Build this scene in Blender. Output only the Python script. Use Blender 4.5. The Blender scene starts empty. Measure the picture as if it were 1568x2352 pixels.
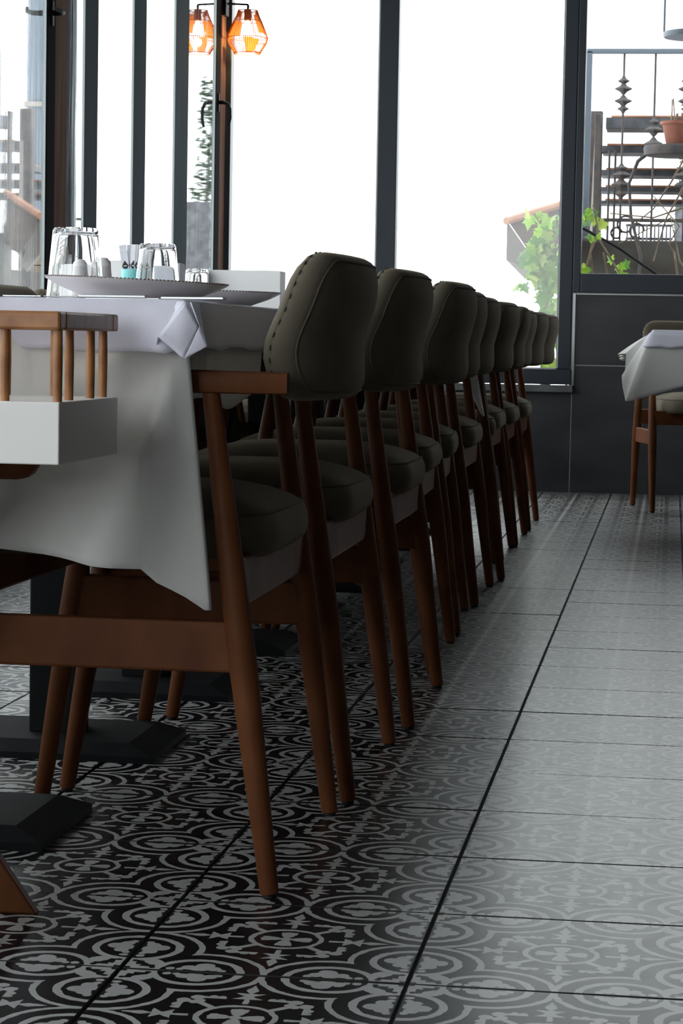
import bpy, bmesh, math, random
from mathutils import Vector, Matrix
random.seed(7)
S = bpy.context.scene
COL = S.collection
PI = math.pi
sin, cos, exp = math.sin, math.cos, math.exp

# ------------------------------------------------------------------ camera
CAM = Vector((0.27525, -2.55668, 0.72073))
PITCH, YAW, ROLL, FPX = 0.0736844, 0.1397217, 0.0183139, 5342.03
right0 = Vector((cos(YAW), sin(YAW), 0)); fwd0 = Vector((-sin(YAW), cos(YAW), 0)); up0 = Vector((0, 0, 1))
FWD = fwd0 * cos(PITCH) - up0 * sin(PITCH)
UP1 = up0 * cos(PITCH) + fwd0 * sin(PITCH)
RGT = right0 * cos(ROLL) + UP1 * sin(ROLL)
UPV = -right0 * sin(ROLL) + UP1 * cos(ROLL)
cd = bpy.data.cameras.new('camera'); cam = bpy.data.objects.new('camera', cd); COL.objects.link(cam)
cd.sensor_fit = 'VERTICAL'; cd.sensor_height = 36.0; cd.lens = FPX / 2352 * 36.0
cd.clip_start = 0.05; cd.clip_end = 400
cam.matrix_world = Matrix.Translation(CAM) @ Matrix((RGT, UPV, -FWD)).transposed().to_4x4()
cd.dof.use_dof = True; cd.dof.focus_distance = 3.6; cd.dof.aperture_fstop = 50
S.camera = cam

# ------------------------------------------------------------------ world, exposure
SKY = 1.0
w = bpy.data.worlds.new('sky'); S.world = w; w.use_nodes = True
bg = w.node_tree.nodes['Background']
bg.inputs[0].default_value = (0.93, 0.97, 1.0, 1); bg.inputs[1].default_value = SKY
S.view_settings.view_transform = 'Standard'; S.view_settings.look = 'None'
S.view_settings.gamma = 1.0; S.view_settings.use_curve_mapping = False
S.view_settings.exposure = 2.2
S.cycles.max_bounces = 10; S.cycles.diffuse_bounces = 5; S.cycles.glossy_bounces = 5
S.cycles.transmission_bounces = 10; S.cycles.transparent_max_bounces = 24
S.cycles.caustics_refractive = False; S.cycles.caustics_reflective = False
S.cycles.use_denoising = True

def at(px, py, Y):
    """the point at depth plane Y that the photo shows at px, py (1568 x 2352)"""
    d = RGT * ((px - 784) / FPX) + UPV * (-(py - 1176) / FPX) + FWD
    return CAM + d * ((Y - CAM.y) / d.y)

def seen(p, m=0.0):
    d = p - CAM; z = d.dot(FWD)
    if z < 0.1: return False
    x = 784 + FPX * d.dot(RGT) / z; y = 1176 - FPX * d.dot(UPV) / z
    return -m < x < 1568 + m and -m < y < 2352 + m

# ------------------------------------------------------------------ materials
class X:
    """a float socket that can be used in expressions; every operation is one Math node"""
    def __init__(s, t, v): s.t, s.v = t, v
    def _m(s, op, *a):
        n = s.t.nodes.new('ShaderNodeMath'); n.operation = op
        for i, q in enumerate((s,) + a):
            q = q.v if isinstance(q, X) else q
            if isinstance(q, (int, float)): n.inputs[i].default_value = q
            else: s.t.links.new(q, n.inputs[i])
        return X(s.t, n.outputs[0])
    def __add__(s, o): return s._m('ADD', o)
    def __sub__(s, o): return s._m('SUBTRACT', o)
    def __mul__(s, o): return s._m('MULTIPLY', o)
    def __truediv__(s, o): return s._m('DIVIDE', o)
    def lt(s, o): return s._m('LESS_THAN', o)
    def gt(s, o): return s._m('GREATER_THAN', o)
    def abs(s): return s._m('ABSOLUTE')
    def min(s, o): return s._m('MINIMUM', o)
    def max(s, o): return s._m('MAXIMUM', o)
    def sqrt(s): return s._m('SQRT')

def mat(name, color=(.5, .5, .5), rough=.6, metal=0., spec=.5, **kw):
    m = bpy.data.materials.new(name); m.use_nodes = True
    b = m.node_tree.nodes['Principled BSDF']
    b.inputs['Base Color'].default_value = (*color, 1); b.inputs['Roughness'].default_value = rough
    b.inputs['Metallic'].default_value = metal; b.inputs['Specular IOR Level'].default_value = spec
    for k, v in kw.items(): b.inputs[k.replace('_', ' ')].default_value = v
    return m

def noisy(m, c1, c2, scale=(10, 10, 10), detail=4, lo=.35, hi=.65, bump=0., bscale=None, dist=.001, coord='Object', rough=None):
    t = m.node_tree; b = t.nodes['Principled BSDF']
    tc = t.nodes.new('ShaderNodeTexCoord'); mp = t.nodes.new('ShaderNodeMapping'); t.links.new(tc.outputs[coord], mp.inputs[0])
    mp.inputs['Scale'].default_value = scale
    n = t.nodes.new('ShaderNodeTexNoise'); n.inputs['Scale'].default_value = 1; n.inputs['Detail'].default_value = detail
    t.links.new(mp.outputs[0], n.inputs['Vector'])
    r = t.nodes.new('ShaderNodeValToRGB'); t.links.new(n.outputs['Fac'], r.inputs[0])
    r.color_ramp.elements[0].position = lo; r.color_ramp.elements[0].color = (*c1, 1)
    r.color_ramp.elements[1].position = hi; r.color_ramp.elements[1].color = (*c2, 1)
    t.links.new(r.outputs[0], b.inputs['Base Color'])
    if bump:
        n2 = t.nodes.new('ShaderNodeTexNoise'); n2.inputs['Scale'].default_value = 1; n2.inputs['Detail'].default_value = 3
        mp2 = t.nodes.new('ShaderNodeMapping'); t.links.new(tc.outputs[coord], mp2.inputs[0]); mp2.inputs['Scale'].default_value = bscale or scale
        t.links.new(mp2.outputs[0], n2.inputs['Vector'])
        bp = t.nodes.new('ShaderNodeBump'); bp.inputs['Strength'].default_value = bump; bp.inputs['Distance'].default_value = dist
        t.links.new(n2.outputs['Fac'], bp.inputs['Height']); t.links.new(bp.outputs[0], b.inputs['Normal'])
    return m

M = {}
M['wood'] = noisy(mat('oiled_beech', rough=.5, spec=.16), (.105, .034, .012), (.170, .060, .022), (16, 16, 9), 6, .3, .7)
M['wood_light'] = noisy(mat('honey_beech', rough=.42), (.27, .105, .032), (.42, .185, .065), (30, 60, 30), 5)
M['fabric'] = noisy(mat('olive_fabric', rough=.9, spec=.2), (.118, .101, .074), (.152, .132, .098), (9, 9, 9), 4, bump=.35, bscale=(900, 900, 900), dist=.0008)
for k_, v_ in (('Sheen Weight', .2), ('Sheen Roughness', .35), ('Sheen Tint', (.75, .62, .42, 1))): M['fabric'].node_tree.nodes['Principled BSDF'].inputs[k_].default_value = v_
M['piping'] = mat('olive_piping', (.105, .092, .068), .85, spec=.2)
M['thread'] = mat('dark_thread', (.03, .027, .02), .8)
M['black'] = noisy(mat('black_steel', rough=.6, spec=.12), (.006, .0065, .007), (.011, .012, .013), (8, 8, 8))
M['rubber'] = mat('black_glide', (.008, .008, .008), .6)
M['frame'] = noisy(mat('anthracite_aluminium', rough=.38, spec=.4), (.022, .028, .036), (.032, .039, .049), (3, 3, 1.2))
M['mullion'] = noisy(mat('anthracite_mullion', rough=.85, spec=.03), (.048, .064, .075), (.062, .080, .092), (3, 3, 1.2))
M['frame_edge'] = mat('pale_lit_edge', (.42, .47, .47), .5)  # side glazing: sky light on the post edges is put into this pale colour
M['sash'] = mat('black_sash', (.010, .010, .011), .9, spec=.02)
M['sash_wood'] = noisy(mat('brown_sash_face', rough=.9, spec=.04), (.10, .055, .04), (.17, .10, .075), (20, 20, 2))
M['steel'] = mat('brushed_steel', (.55, .56, .57), .32, metal=1.)
M['ceiling'] = mat('ceiling_paint', (.10, .097, .094), .9)
M['plaster'] = mat('dark_plaster', (.11, .104, .10), .9)
M['grout'] = mat('dark_grout', (.012, .011, .010), .9)
M['grout_light'] = mat('pale_grout', (.55, .55, .55), .9)
M['slate'] = noisy(mat('slate_wall_tile', rough=.42), (.018, .020, .024), (.062, .062, .064), (1.6, 1.6, 4.5), 8, .3, .72, bump=.25, bscale=(25, 25, 60), dist=.001)
M['sill'] = noisy(mat('sill_stone', rough=.75, spec=.15), (.10, .105, .11), (.16, .165, .17), (9, 9, 9))
M['china'] = noisy(mat('stoneware', rough=.3), (.66, .62, .60), (.74, .71, .69), (14, 14, 14))
M['china_rim'] = mat('brown_speckled_rim', (.17, .12, .10), .5)
M['paper'] = mat('white_paper', (.86, .86, .90), .8)
M['white'] = mat('white_lacquer', (.87, .86, .83), .45)
M['teal'] = mat('teal_glaze', (.20, .62, .62), .3)
M['ink'] = mat('black_print', (.03, .03, .035), .7)
M['terracotta'] = noisy(mat('terracotta', rough=.8), (.20, .065, .04), (.28, .10, .065), (8, 8, 8))
M['iron'] = noisy(mat('rusty_wrought_iron', rough=.75), (.030, .032, .036), (.075, .055, .048), (14, 14, 14))
M['iron_grey'] = mat('painted_iron', (.10, .12, .15), .5)
M['tread'] = noisy(mat('weathered_tread', rough=.8), (.035, .036, .042), (.085, .085, .095), (12, 2, 12))
M['tread_top'] = noisy(mat('rusty_nosing', rough=.8), (.25, .10, .055), (.36, .17, .10), (6, 6, 6))
M['parapet'] = noisy(mat('stained_concrete', rough=.95), (.020, .011, .008), (.065, .062, .054), (1.8, 1.8, 4.5), 6, .3, .7)
M['soil'] = mat('soil', (.05, .035, .025), .95)
M['stem'] = noisy(mat('vine_stem', rough=.9), (.12, .08, .055), (.22, .17, .12), (20, 20, 20))
M['far'] = mat('hazy_facade', (.36, .37, .385), .9)
M['petal'] = mat('red_petal', (.55, .03, .04), .6)
M['awning'] = noisy(mat('brown_awning', rough=.9), (.065, .042, .03), (.12, .09, .07), (2, 2, 2))
M['awning_pale'] = noisy(mat('grey_awning', rough=.9), (.15, .13, .12), (.23, .205, .19), (2, 2, 2))
M['bark'] = noisy(mat('bark', rough=.9), (.04, .035, .03), (.09, .08, .07), (6, 6, 2))
M['brick'] = noisy(mat('tan_stone', rough=.9), (.34, .25, .17), (.46, .35, .25), (4, 4, 4))

def cloth_mat(name, c, tr):
    m = mat(name, c, .9, spec=.15)
    t = m.node_tree; b = t.nodes['Principled BSDF']; o = t.nodes['Material Output']
    tc = t.nodes.new('ShaderNodeTexCoord'); n = t.nodes.new('ShaderNodeTexNoise'); n.inputs['Scale'].default_value = 700
    t.links.new(tc.outputs['Object'], n.inputs['Vector'])
    n2 = t.nodes.new('ShaderNodeTexNoise'); n2.inputs['Scale'].default_value = 22; t.links.new(tc.outputs['Object'], n2.inputs['Vector'])
    a = X(t, n.outputs['Fac']) * .0006 + X(t, n2.outputs['Fac']) * .004
    bp = t.nodes.new('ShaderNodeBump'); bp.inputs['Strength'].default_value = .5; bp.inputs['Distance'].default_value = 1.
    t.links.new(a.v, bp.inputs['Height']); t.links.new(bp.outputs[0], b.inputs['Normal'])
    tb = t.nodes.new('ShaderNodeBsdfTranslucent'); tb.inputs[0].default_value = (*c, 1)
    mx = t.nodes.new('ShaderNodeMixShader'); mx.inputs[0].default_value = tr
    t.links.new(b.outputs[0], mx.inputs[1]); t.links.new(tb.outputs[0], mx.inputs[2]); t.links.new(mx.outputs[0], o.inputs[0])
    return m
M['cloth_over'] = cloth_mat('lilac_white_linen', (.86, .85, .95), .15)
M['cloth_under'] = cloth_mat('ivory_linen', (.80, .79, .76), .12)

def leaf_mat(name, c):
    m = mat(name, c, .5)
    t = m.node_tree; b = t.nodes['Principled BSDF']; o = t.nodes['Material Output']
    tb = t.nodes.new('ShaderNodeBsdfTranslucent'); tb.inputs[0].default_value = (c[0] * 1.5, c[1] * 1.3, c[2], 1)
    mx = t.nodes.new('ShaderNodeMixShader'); mx.inputs[0].default_value = .5
    t.links.new(b.outputs[0], mx.inputs[1]); t.links.new(tb.outputs[0], mx.inputs[2]); t.links.new(mx.outputs[0], o.inputs[0])
    return m
M['leaf'] = leaf_mat('ivy_leaf', (.15, .30, .028)); M['leaf_pale'] = leaf_mat('ivy_leaf_pale', (.24, .34, .09)); M['leaf_dark'] = leaf_mat('ivy_leaf_dark', (.06, .17, .035))
M['pine'] = leaf_mat('tree_foliage', (.035, .07, .035))

def pane_mat(name, streak):
    m = bpy.data.materials.new(name); m.use_nodes = True; t = m.node_tree; t.nodes.clear()
    o = t.nodes.new('ShaderNodeOutputMaterial'); tr = t.nodes.new('ShaderNodeBsdfTransparent'); gl = t.nodes.new('ShaderNodeBsdfGlossy')
    tr.inputs[0].default_value = (.97, .985, .98, 1); gl.inputs['Roughness'].default_value = 0.0
    fr = t.nodes.new('ShaderNodeFresnel'); ge = t.nodes.new('ShaderNodeNewGeometry')   # 1.5 on both faces of the sheet
    ior = X(t, ge.outputs['Backfacing']) * (1 / 1.5 - 1.5) + 1.5; t.links.new(ior.v, fr.inputs[0])
    mx = t.nodes.new('ShaderNodeMixShader'); fac = X(t, fr.outputs[0]); fac = (fac * (((fac - .07) / .12).max(0).min(1) * 2.6 + 1)).min(.955) if streak else fac   # coated side glass mirrors at a flat angle
    t.links.new(fac.v, mx.inputs[0]); t.links.new(tr.outputs[0], mx.inputs[1]); t.links.new(gl.outputs[0], mx.inputs[2])
    last = mx
    if streak:   # dried rain runs: a thin pale film on the glass
        tc = t.nodes.new('ShaderNodeTexCoord'); mp = t.nodes.new('ShaderNodeMapping'); mp.inputs['Scale'].default_value = (60, 60, 2.2)
        t.links.new(tc.outputs['Object'], mp.inputs[0])
        n = t.nodes.new('ShaderNodeTexNoise'); n.inputs['Scale'].default_value = 1; n.inputs['Detail'].default_value = 6; t.links.new(mp.outputs[0], n.inputs['Vector'])
        bp = t.nodes.new('ShaderNodeBump'); bp.inputs['Strength'].default_value = .04; bp.inputs['Distance'].default_value = .0005
        t.links.new(n.outputs['Fac'], bp.inputs['Height']); t.links.new(bp.outputs[0], gl.inputs['Normal'])
        r = t.nodes.new('ShaderNodeValToRGB'); r.color_ramp.elements[0].position = .52; r.color_ramp.elements[1].position = .75
        r.color_ramp.elements[1].color = (.09, .09, .09, 1); t.links.new(n.outputs['Fac'], r.inputs[0])
        df = t.nodes.new('ShaderNodeBsdfTranslucent'); df.inputs[0].default_value = (.85, .88, .9, 1)
        m2 = t.nodes.new('ShaderNodeMixShader'); t.links.new(r.outputs[0], m2.inputs[0]); t.links.new(mx.outputs[0], m2.inputs[1]); t.links.new(df.outputs[0], m2.inputs[2]); last = m2
    t.links.new(last.outputs[0], o.inputs[0])
    return m
M['pane'] = pane_mat('clear_pane', False); M['pane_rain'] = pane_mat('rain_streaked_pane', True)
M['glass'] = mat('tumbler_glass', (1, 1, 1), 0.0, Transmission_Weight=1.0, IOR=1.45)

def emit(name, c, s):
    m = mat(name, c, .5); b = m.node_tree.nodes['Principled BSDF']
    b.inputs['Emission Color'].default_value = (*c, 1); b.inputs['Emission Strength'].default_value = s
    return m
M['bulb'] = emit('warm_bulb', (1, .66, .22), 4)
def rattan():
    m = mat('rattan', (.30, .115, .04), .7); t = m.node_tree; b = t.nodes['Principled BSDF']; o = t.nodes['Material Output']
    tb = t.nodes.new('ShaderNodeBsdfTranslucent'); tb.inputs[0].default_value = (.55, .22, .06, 1)
    mx = t.nodes.new('ShaderNodeMixShader'); mx.inputs[0].default_value = .45
    t.links.new(b.outputs[0], mx.inputs[1]); t.links.new(tb.outputs[0], mx.inputs[2]); t.links.new(mx.outputs[0], o.inputs[0]); return m
M['rattan'] = rattan()

def floor_tile_mat():
    """one printed cement-look tile: quarter medallions in the corners, ring and petals in the middle"""
    m = mat('printed_floor_tile', rough=.3); t = m.node_tree; b = t.nodes['Principled BSDF']; b.inputs['Specular IOR Level'].default_value = .42
    uv = t.nodes.new('ShaderNodeUVMap'); sp = t.nodes.new('ShaderNodeSeparateXYZ'); t.links.new(uv.outputs[0], sp.inputs[0])
    u, v = X(t, sp.outputs[0]), X(t, sp.outputs[1])
    nz = t.nodes.new('ShaderNodeTexNoise'); nz.inputs['Scale'].default_value = 26; t.links.new(uv.outputs[0], nz.inputs['Vector'])
    wob = (X(t, nz.outputs['Fac']) - .5) * .012
    fu, fv = u.min((u * -1) + 1), v.min((v * -1) + 1)
    a, c = fu.max(fv) + wob, fu.min(fv) + wob          # a >= c : one eighth of the tile
    def hyp(x, y): return (x * x + y * y).sqrt()
    def disc(x0, y0, r, sy=1.): return hyp(a - x0, (c - y0) * sy).lt(r)
    d = hyp(a - .27, c)
    ink = (d - .2300).abs().lt(.0118)                   # outer quatrefoil
    ink = ink.max((d - .150).abs().lt(.0142))           # inner lobe ring
    inside = d.lt(.150)
    # double leaf inside the lobe, with a dark slit on the axis
    lf = disc(.232, .052, .027).max(disc(.285, .080, .034)).max(disc(.270, .045, .034)).max(disc(.322, .048, .026)).max(disc(.350, .028, .016, 1.)).max(disc(.205, .030, .014))
    lf = lf * c.gt(.016)
    ink = ink.max(lf * inside)
    ink = ink.max(disc(.170, .030, .016))
    # centre of the medallion: four bars and the scroll knots on the diagonals
    ctr = hyp(a, c).lt(.145)
    ink = ink.max(((a - .085).abs().lt(.036)) * ((c - .024).abs().lt(.014)))
    ink = ink.max(disc(.105, .092, .030)).max(disc(.128, .058, .020))
    ink = ink * (((hyp(a - .105, c - .030)).lt(.012)) * -1 + 1)
    # middle of the tile
    p, q = (a * -1) + .5, (c * -1) + .5                 # q >= p
    rr = hyp(p, q)
    ink = ink.max((rr - .128).abs().lt(.0105))
    pet = hyp(p, (q - .058) * .62).lt(.0245).max(rr.lt(.022)).max(((q - .075).abs().lt(.016)) * p.lt(.03))
    ink = ink.max(pet * rr.lt(.10))
    # leaf sprays at the corners of the ring
    sp1 = ((q - p).abs().lt(.018)) * ((p + q - .26).abs().lt(.085))
    sp1 = sp1.max(hyp(p - .165, q - .205).lt(.024)).max(hyp(p - .150, q - .168).lt(.018))
    sp1 = sp1.max(((q - .212).abs().lt(.010)) * ((p - .12).abs().lt(.05))).max(hyp(p - .085, q - .222).lt(.013)).max(hyp(p - .115, q - .222).lt(.015))
    ink = ink.max(sp1)
    # fleur pointing at the tangent of two lobes
    fl = ((q - .215).abs().lt(.055)) * p.lt((q * .0) + .009)
    fl = fl.max(((q - .245).abs().lt(.034)) * p.lt(((q - .245).abs() * 1.1) + .014))
    fl = fl.max(((q - .325).abs().lt(.05)) * p.lt(((q * -.32) + .122).min((q - .27) * .5)))
    fl = fl.max(((q - .175).abs().lt(.018)) * p.lt(.011))
    ink = ink.max(fl * d.gt(.2275))
    n2 = t.nodes.new('ShaderNodeTexNoise'); n2.inputs['Scale'].default_value = 9; n2.inputs['Detail'].default_value = 5
    oi = t.nodes.new('ShaderNodeObjectInfo'); va = t.nodes.new('ShaderNodeVectorMath'); va.operation = 'ADD'
    t.links.new(uv.outputs[0], va.inputs[0]); t.links.new(oi.outputs['Location'], va.inputs[1]); t.links.new(va.outputs[0], n2.inputs['Vector'])
    mx = t.nodes.new('ShaderNodeMix'); mx.data_type = 'RGBA'
    mx.inputs[6].default_value = (.007, .007, .009, 1); mx.inputs[7].default_value = (.45, .45, .44, 1)
    wear = ink * (X(t, n2.outputs['Fac']) * .35 + .75)
    t.links.new(wear.v, mx.inputs[0]); t.links.new(mx.outputs[2], b.inputs['Base Color'])
    ro = X(t, n2.outputs['Fac']) * .08 + .255
    t.links.new(ro.v, b.inputs['Roughness'])
    return m
M['floor_tile'] = floor_tile_mat()

# ------------------------------------------------------------------ helpers
def link(o, parent=None):
    COL.objects.link(o)
    if parent: o.parent = parent
    return o
def empty(name, loc=(0, 0, 0), rz=0., label=None, cat=None, group=None, kind=None):
    o = bpy.data.objects.new(name, None); o.empty_display_size = .05; COL.objects.link(o)
    o.location = loc; o.rotation_euler = (0, 0, rz); return tag(o, label, cat, group, kind)
def tag(o, label=None, cat=None, group=None, kind=None):
    if label: o['label'] = label
    if cat: o['category'] = cat
    if group: o['group'] = group
    if kind: o['kind'] = kind
    return o
def mesh(name, vs, fs, m, parent=None, smooth=True):
    me = bpy.data.meshes.new(name); me.from_pydata([tuple(v) for v in vs], [], fs); me.validate()
    bm = bmesh.new(); bm.from_mesh(me); bmesh.ops.recalc_face_normals(bm, faces=bm.faces); bm.to_mesh(me); bm.free()
    me.materials.append(M[m])
    if smooth: me.polygons.foreach_set('use_smooth', [True] * len(me.polygons))
    return link(bpy.data.objects.new(name, me), parent)
def copy(o, parent=None):
    c = o.copy(); COL.objects.link(c)
    if parent: c.parent = parent
    for ch in o.children: copy(ch, c)
    return c
class G:
    """collects shapes into one mesh"""
    def __init__(s): s.v, s.f = [], []
    def add(s, vs, fs):
        n = len(s.v); s.v += [Vector(v) for v in vs]; s.f += [[i + n for i in f] for f in fs]; return s
    def box(s, lo, hi, bevel=0.):
        bm = bmesh.new(); bmesh.ops.create_cube(bm, size=1)
        lo, hi = Vector(lo), Vector(hi)
        for v in bm.verts: v.co = Vector([(lo[i] + hi[i]) / 2 + v.co[i] * (hi[i] - lo[i]) for i in range(3)])
        if bevel: bmesh.ops.bevel(bm, geom=bm.edges[:], offset=bevel, segments=2, profile=.5, affect='EDGES')
        bm.verts.index_update(); s.add([v.co.copy() for v in bm.verts], [[v.index for v in f.verts] for f in bm.faces]); bm.free(); return s
    def tube(s, pts, rad, seg=10, caps=True, flat=1.0, updir=None):
        pts = [Vector(p) for p in pts]; n = len(pts)
        if not isinstance(rad, (list, tuple)): rad = [rad] * n
        vs, fs = [], []; ref = None
        for i, p in enumerate(pts):
            d = (pts[min(i + 1, n - 1)] - pts[max(i - 1, 0)]).normalized()
            if ref is None:
                ref = Vector(updir) if updir else (Vector((0, 0, 1)) if abs(d.z) < .9 else Vector((0, 1, 0)))
            a = d.cross(ref).normalized(); b = a.cross(d).normalized(); ref = b
            for k in range(seg):
                t = 2 * PI * k / seg
                vs.append(p + a * (cos(t) * rad[i] * flat) + b * (sin(t) * rad[i]))
        for i in range(n - 1):
            for k in range(seg):
                k2 = (k + 1) % seg; fs.append([i * seg + k, i * seg + k2, (i + 1) * seg + k2, (i + 1) * seg + k])
        if caps: fs.append(list(range(seg))[::-1]); fs.append([(n - 1) * seg + k for k in range(seg)])
        return s.add(vs, fs)
    def lathe(s, prof, seg=32, c=(0, 0, 0)):
        vs, fs = [], []; n = len(prof)
        for r, z in prof:
            for k in range(seg):
                t = 2 * PI * k / seg; vs.append((c[0] + r * cos(t), c[1] + r * sin(t), c[2] + z))
        for i in range(n - 1):
            for k in range(seg):
                k2 = (k + 1) % seg; fs.append([i * seg + k, i * seg + k2, (i + 1) * seg + k2, (i + 1) * seg + k])
        if prof[0][0] > 1e-6: fs.append(list(range(seg))[::-1])
        if prof[-1][0] > 1e-6: fs.append([(n - 1) * seg + k for k in range(seg)])
        return s.add(vs, fs)
    def obj(s, name, m, parent=None, smooth=False, auto=True):
        o = mesh(name, s.v, s.f, m, parent, smooth)
        if smooth and auto: o.data.set_sharp_from_angle(angle=math.radians(40))
        return o
def box(name, lo, hi, m, parent=None, bevel=0.): return G().box(lo, hi, bevel).obj(name, m, parent)
def struct(name, lo, hi, m, label, bevel=0.): return tag(box(name, lo, hi, m, None, bevel), label, None, None, 'structure')

# ------------------------------------------------------------------ room shell
XL, YB, XR, YF, ZC = -1.945, 8.83, 4.2, -3.6, 2.95
T = .33
flo = struct('floor', (XL, YF, -.06), (XR, YB, -.0035), 'grout', 'floor of black and white patterned tiles with dark joints')
g = .0018; tl = []
tm = bpy.data.meshes.new('tile'); e = .0012
tv = [(g, g, -.004), (T - g, g, -.004), (T - g, T - g, -.004), (g, T - g, -.004)]
tv += [(x, y, -e) for x, y, _ in tv]
tv += [(g + e, g + e, 0), (T - g - e, g + e, 0), (T - g - e, T - g - e, 0), (g + e, T - g - e, 0)]
tf = [[8, 9, 10, 11]] + [[a + k, a + (k + 1) % 4, a + 4 + (k + 1) % 4, a + 4 + k] for a in (0, 4) for k in range(4)]
tm.from_pydata(tv, [], tf); ul = tm.uv_layers.new(name='UVMap')
for lp in tm.loops:
    co = tm.vertices[lp.vertex_index].co; ul.data[lp.index].uv = (co.x / T, co.y / T)
tm.materials.append(M['floor_tile']); tm.materials.append(M['grout'])
for p in tm.polygons: p.material_index = 0 if p.index == 0 else 1
rest_v, rest_f, rest_uv = [], [], []
for i in range(int(XL / T) - 1, int(XR / T) + 1):
    for j in range(int(YF / T) - 1, int(YB / T) + 1):
        x0, y0 = i * T, j * T
        lox, hix, loy, hiy = max(x0, XL), min(x0 + T, XR), max(y0, YF), min(y0 + T, YB)
        if hix - lox < .03 or hiy - loy < .03: continue
        whole = x0 >= XL and x0 + T <= XR and y0 >= YF and y0 + T <= YB
        vis = any(seen(Vector((x0 + T * a, y0 + T * b, 0)), 30) for a in (0, .5, 1) for b in (0, .5, 1))
        if whole and vis and y0 < 8.0:
            o = bpy.data.objects.new('tile', tm); link(o, flo); o.location = (x0, y0, random.uniform(-.0002, .0002))
            o.rotation_euler = (random.gauss(0, .0012), random.gauss(0, .0012), 0)
        else:
            n = len(rest_v); rest_v += [(lox + g, loy + g, 0), (hix - g, loy + g, 0), (hix - g, hiy - g, 0), (lox + g, hiy - g, 0)]
            rest_f.append([n, n + 1, n + 2, n + 3]); rest_uv += [((a - x0) / T, (b - y0) / T) for a, b, _ in rest_v[n:]]
rm = bpy.data.meshes.new('tile_field'); rm.from_pydata(rest_v, [], rest_f); ul = rm.uv_layers.new(name='UVMap')
for lp in rm.loops: ul.data[lp.index].uv = rest_uv[lp.vertex_index]
rm.materials.append(M['floor_tile']); tag(link(bpy.data.objects.new('tile_field', rm), flo), kind='stuff')

struct('ceiling', (XL - .2, YF - .2, ZC), (XR + .2, YB + .2, ZC + .1), 'ceiling', 'plain ceiling above the dining room')
struct('wall_right', (XR, YF - .2, -.06), (XR + .15, YB + .2, ZC), 'plaster', 'plain dark wall on the right side of the room')
# unseen wall behind the camera: piers, parapet and an opening added for front light
wf = tag(G().box((XL - .2, YF - .15, -.06), (XR, YF, .5)).box((XL - .2, YF - .15, 2.6), (XR, YF, ZC)).box((3.4, YF - .15, .5), (XR, YF, 2.6)).box((-.80, YF - .15, .5), (3.4, YF, 2.6)).obj('wall_front', 'plaster'), 'unseen wall behind the viewer with one opening added for front light', None, None, 'structure')

# back wall: backing (grout colour) with slate panels proud of it
wb = tag(G().box((XL - .2, YB + .0035, -.06), (-.19, YB + .14, .50)).box((-.19, YB + .0035, -.06), (XR, YB + .14, .965)).box((XL - .2, YB + .012, 2.72), (XR, YB + .14, ZC)).box((2.34, YB + .0035, .96), (XR, YB + .14, 2.72)).obj('wall_back', 'grout_light'), 'end wall clad in dark slate slabs under the windows', None, None, 'structure')
def panel(x0, x1, z0, z1): return box('panel', (x0, YB, z0), (x1, YB + .013, z1), 'slate', wb, .0008)
J = .0024
for k in range(2): panel(-.207 - 1.2 * (k + 1) + J if k == 0 else XL, -.207 - 1.2 * k - J, 0, .488)
panel(-.207 + J, 1.0 - J, 0, .621 - J); panel(-.207 + J, 1.0 - J, .621 + J, .962)
panel(1.0 + J, 2.2 - J, 0, .621 - J); panel(1.0 + J, 2.2 - J, .621 + J, .962)
panel(2.2 + J, XR, 0, .621 - J); panel(2.2 + J, XR, .621 + J, .962)
for k in range(2): box('panel', (2.36 + .92 * k, YB, .972), (2.36 + .92 * (k + 1) - 2 * J, YB + .013, 2.7), 'slate', wb, .0008)
box('edge_trim', (-.213, YB - .004, .52), (-.196, YB + .016, .972), 'steel', wb, .002)
box('edge_trim', (-.196, YB - .002, .962), (2.34, YB + .012, .970), 'steel', wb, .002)
tag(box('trim_1', (XL, YB - .035, .488), (-.200, YB + .06, .522), 'sill', None, .003), 'grey stone window ledge on the end wall', None, None, 'structure')

# back windows: anthracite frames, mullions and panes
def frame_bar(lo, hi, parent, name='frame', m='frame', bev=.004): return box(name, lo, hi, m, parent, bev)
w1 = empty('window_1', (0, 0, 0), label='large window of two tall panes in dark frames at the end of the room', kind='structure')
FY0, FY1 = YB - .03, YB + .06
frame_bar((XL, FY0, .525), (-.210, FY1, .600), w1, 'frame')
frame_bar((XL, FY0, 2.62), (-.210, FY1, 2.72), w1, 'frame')
frame_bar((-1.178, FY0, .600), (-1.082, FY1, 2.62), w1, 'mullion')
frame_bar((-.278, FY0, .600), (-.214, FY1, 2.62), w1, 'frame')
frame_bar((XL - .02, FY0 + .01, .600), (XL + .035, FY1, 2.62), w1, 'frame')
for x0, x1 in ((XL + .035, -1.178), (-1.082, -.278)):
    box('pane', (x0 - .004, YB + .02, .596), (x1 + .004, YB + .026, 2.624), 'pane', w1)
    box('edge_strip', (x1 - .009, YB + .004, .600), (x1 - .0005, YB + .02, 2.62), 'frame_edge', w1)
    box('edge_strip', (x0, YB + .004, .600), (x1, YB + .02, .606), 'frame_edge', w1)
w2 = empty('window_2', (0, 0, 0), label='window above the slate slabs with a dark frame, right of the tall panes', kind='structure')
frame_bar((-.213, FY0, .972), (-.176, FY1, 2.72), w2, 'frame')
frame_bar((-.176, FY0, .972), (2.34, FY1, 1.065), w2, 'frame'); frame_bar((-.176, FY0, 2.62), (2.34, FY1, 2.72), w2, 'frame')
frame_bar((1.0, FY0, 1.065), (1.08, FY1, 2.62), w2, 'mullion'); frame_bar((2.26, FY0, 1.065), (2.34, FY1, 2.62), w2, 'frame')
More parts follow.
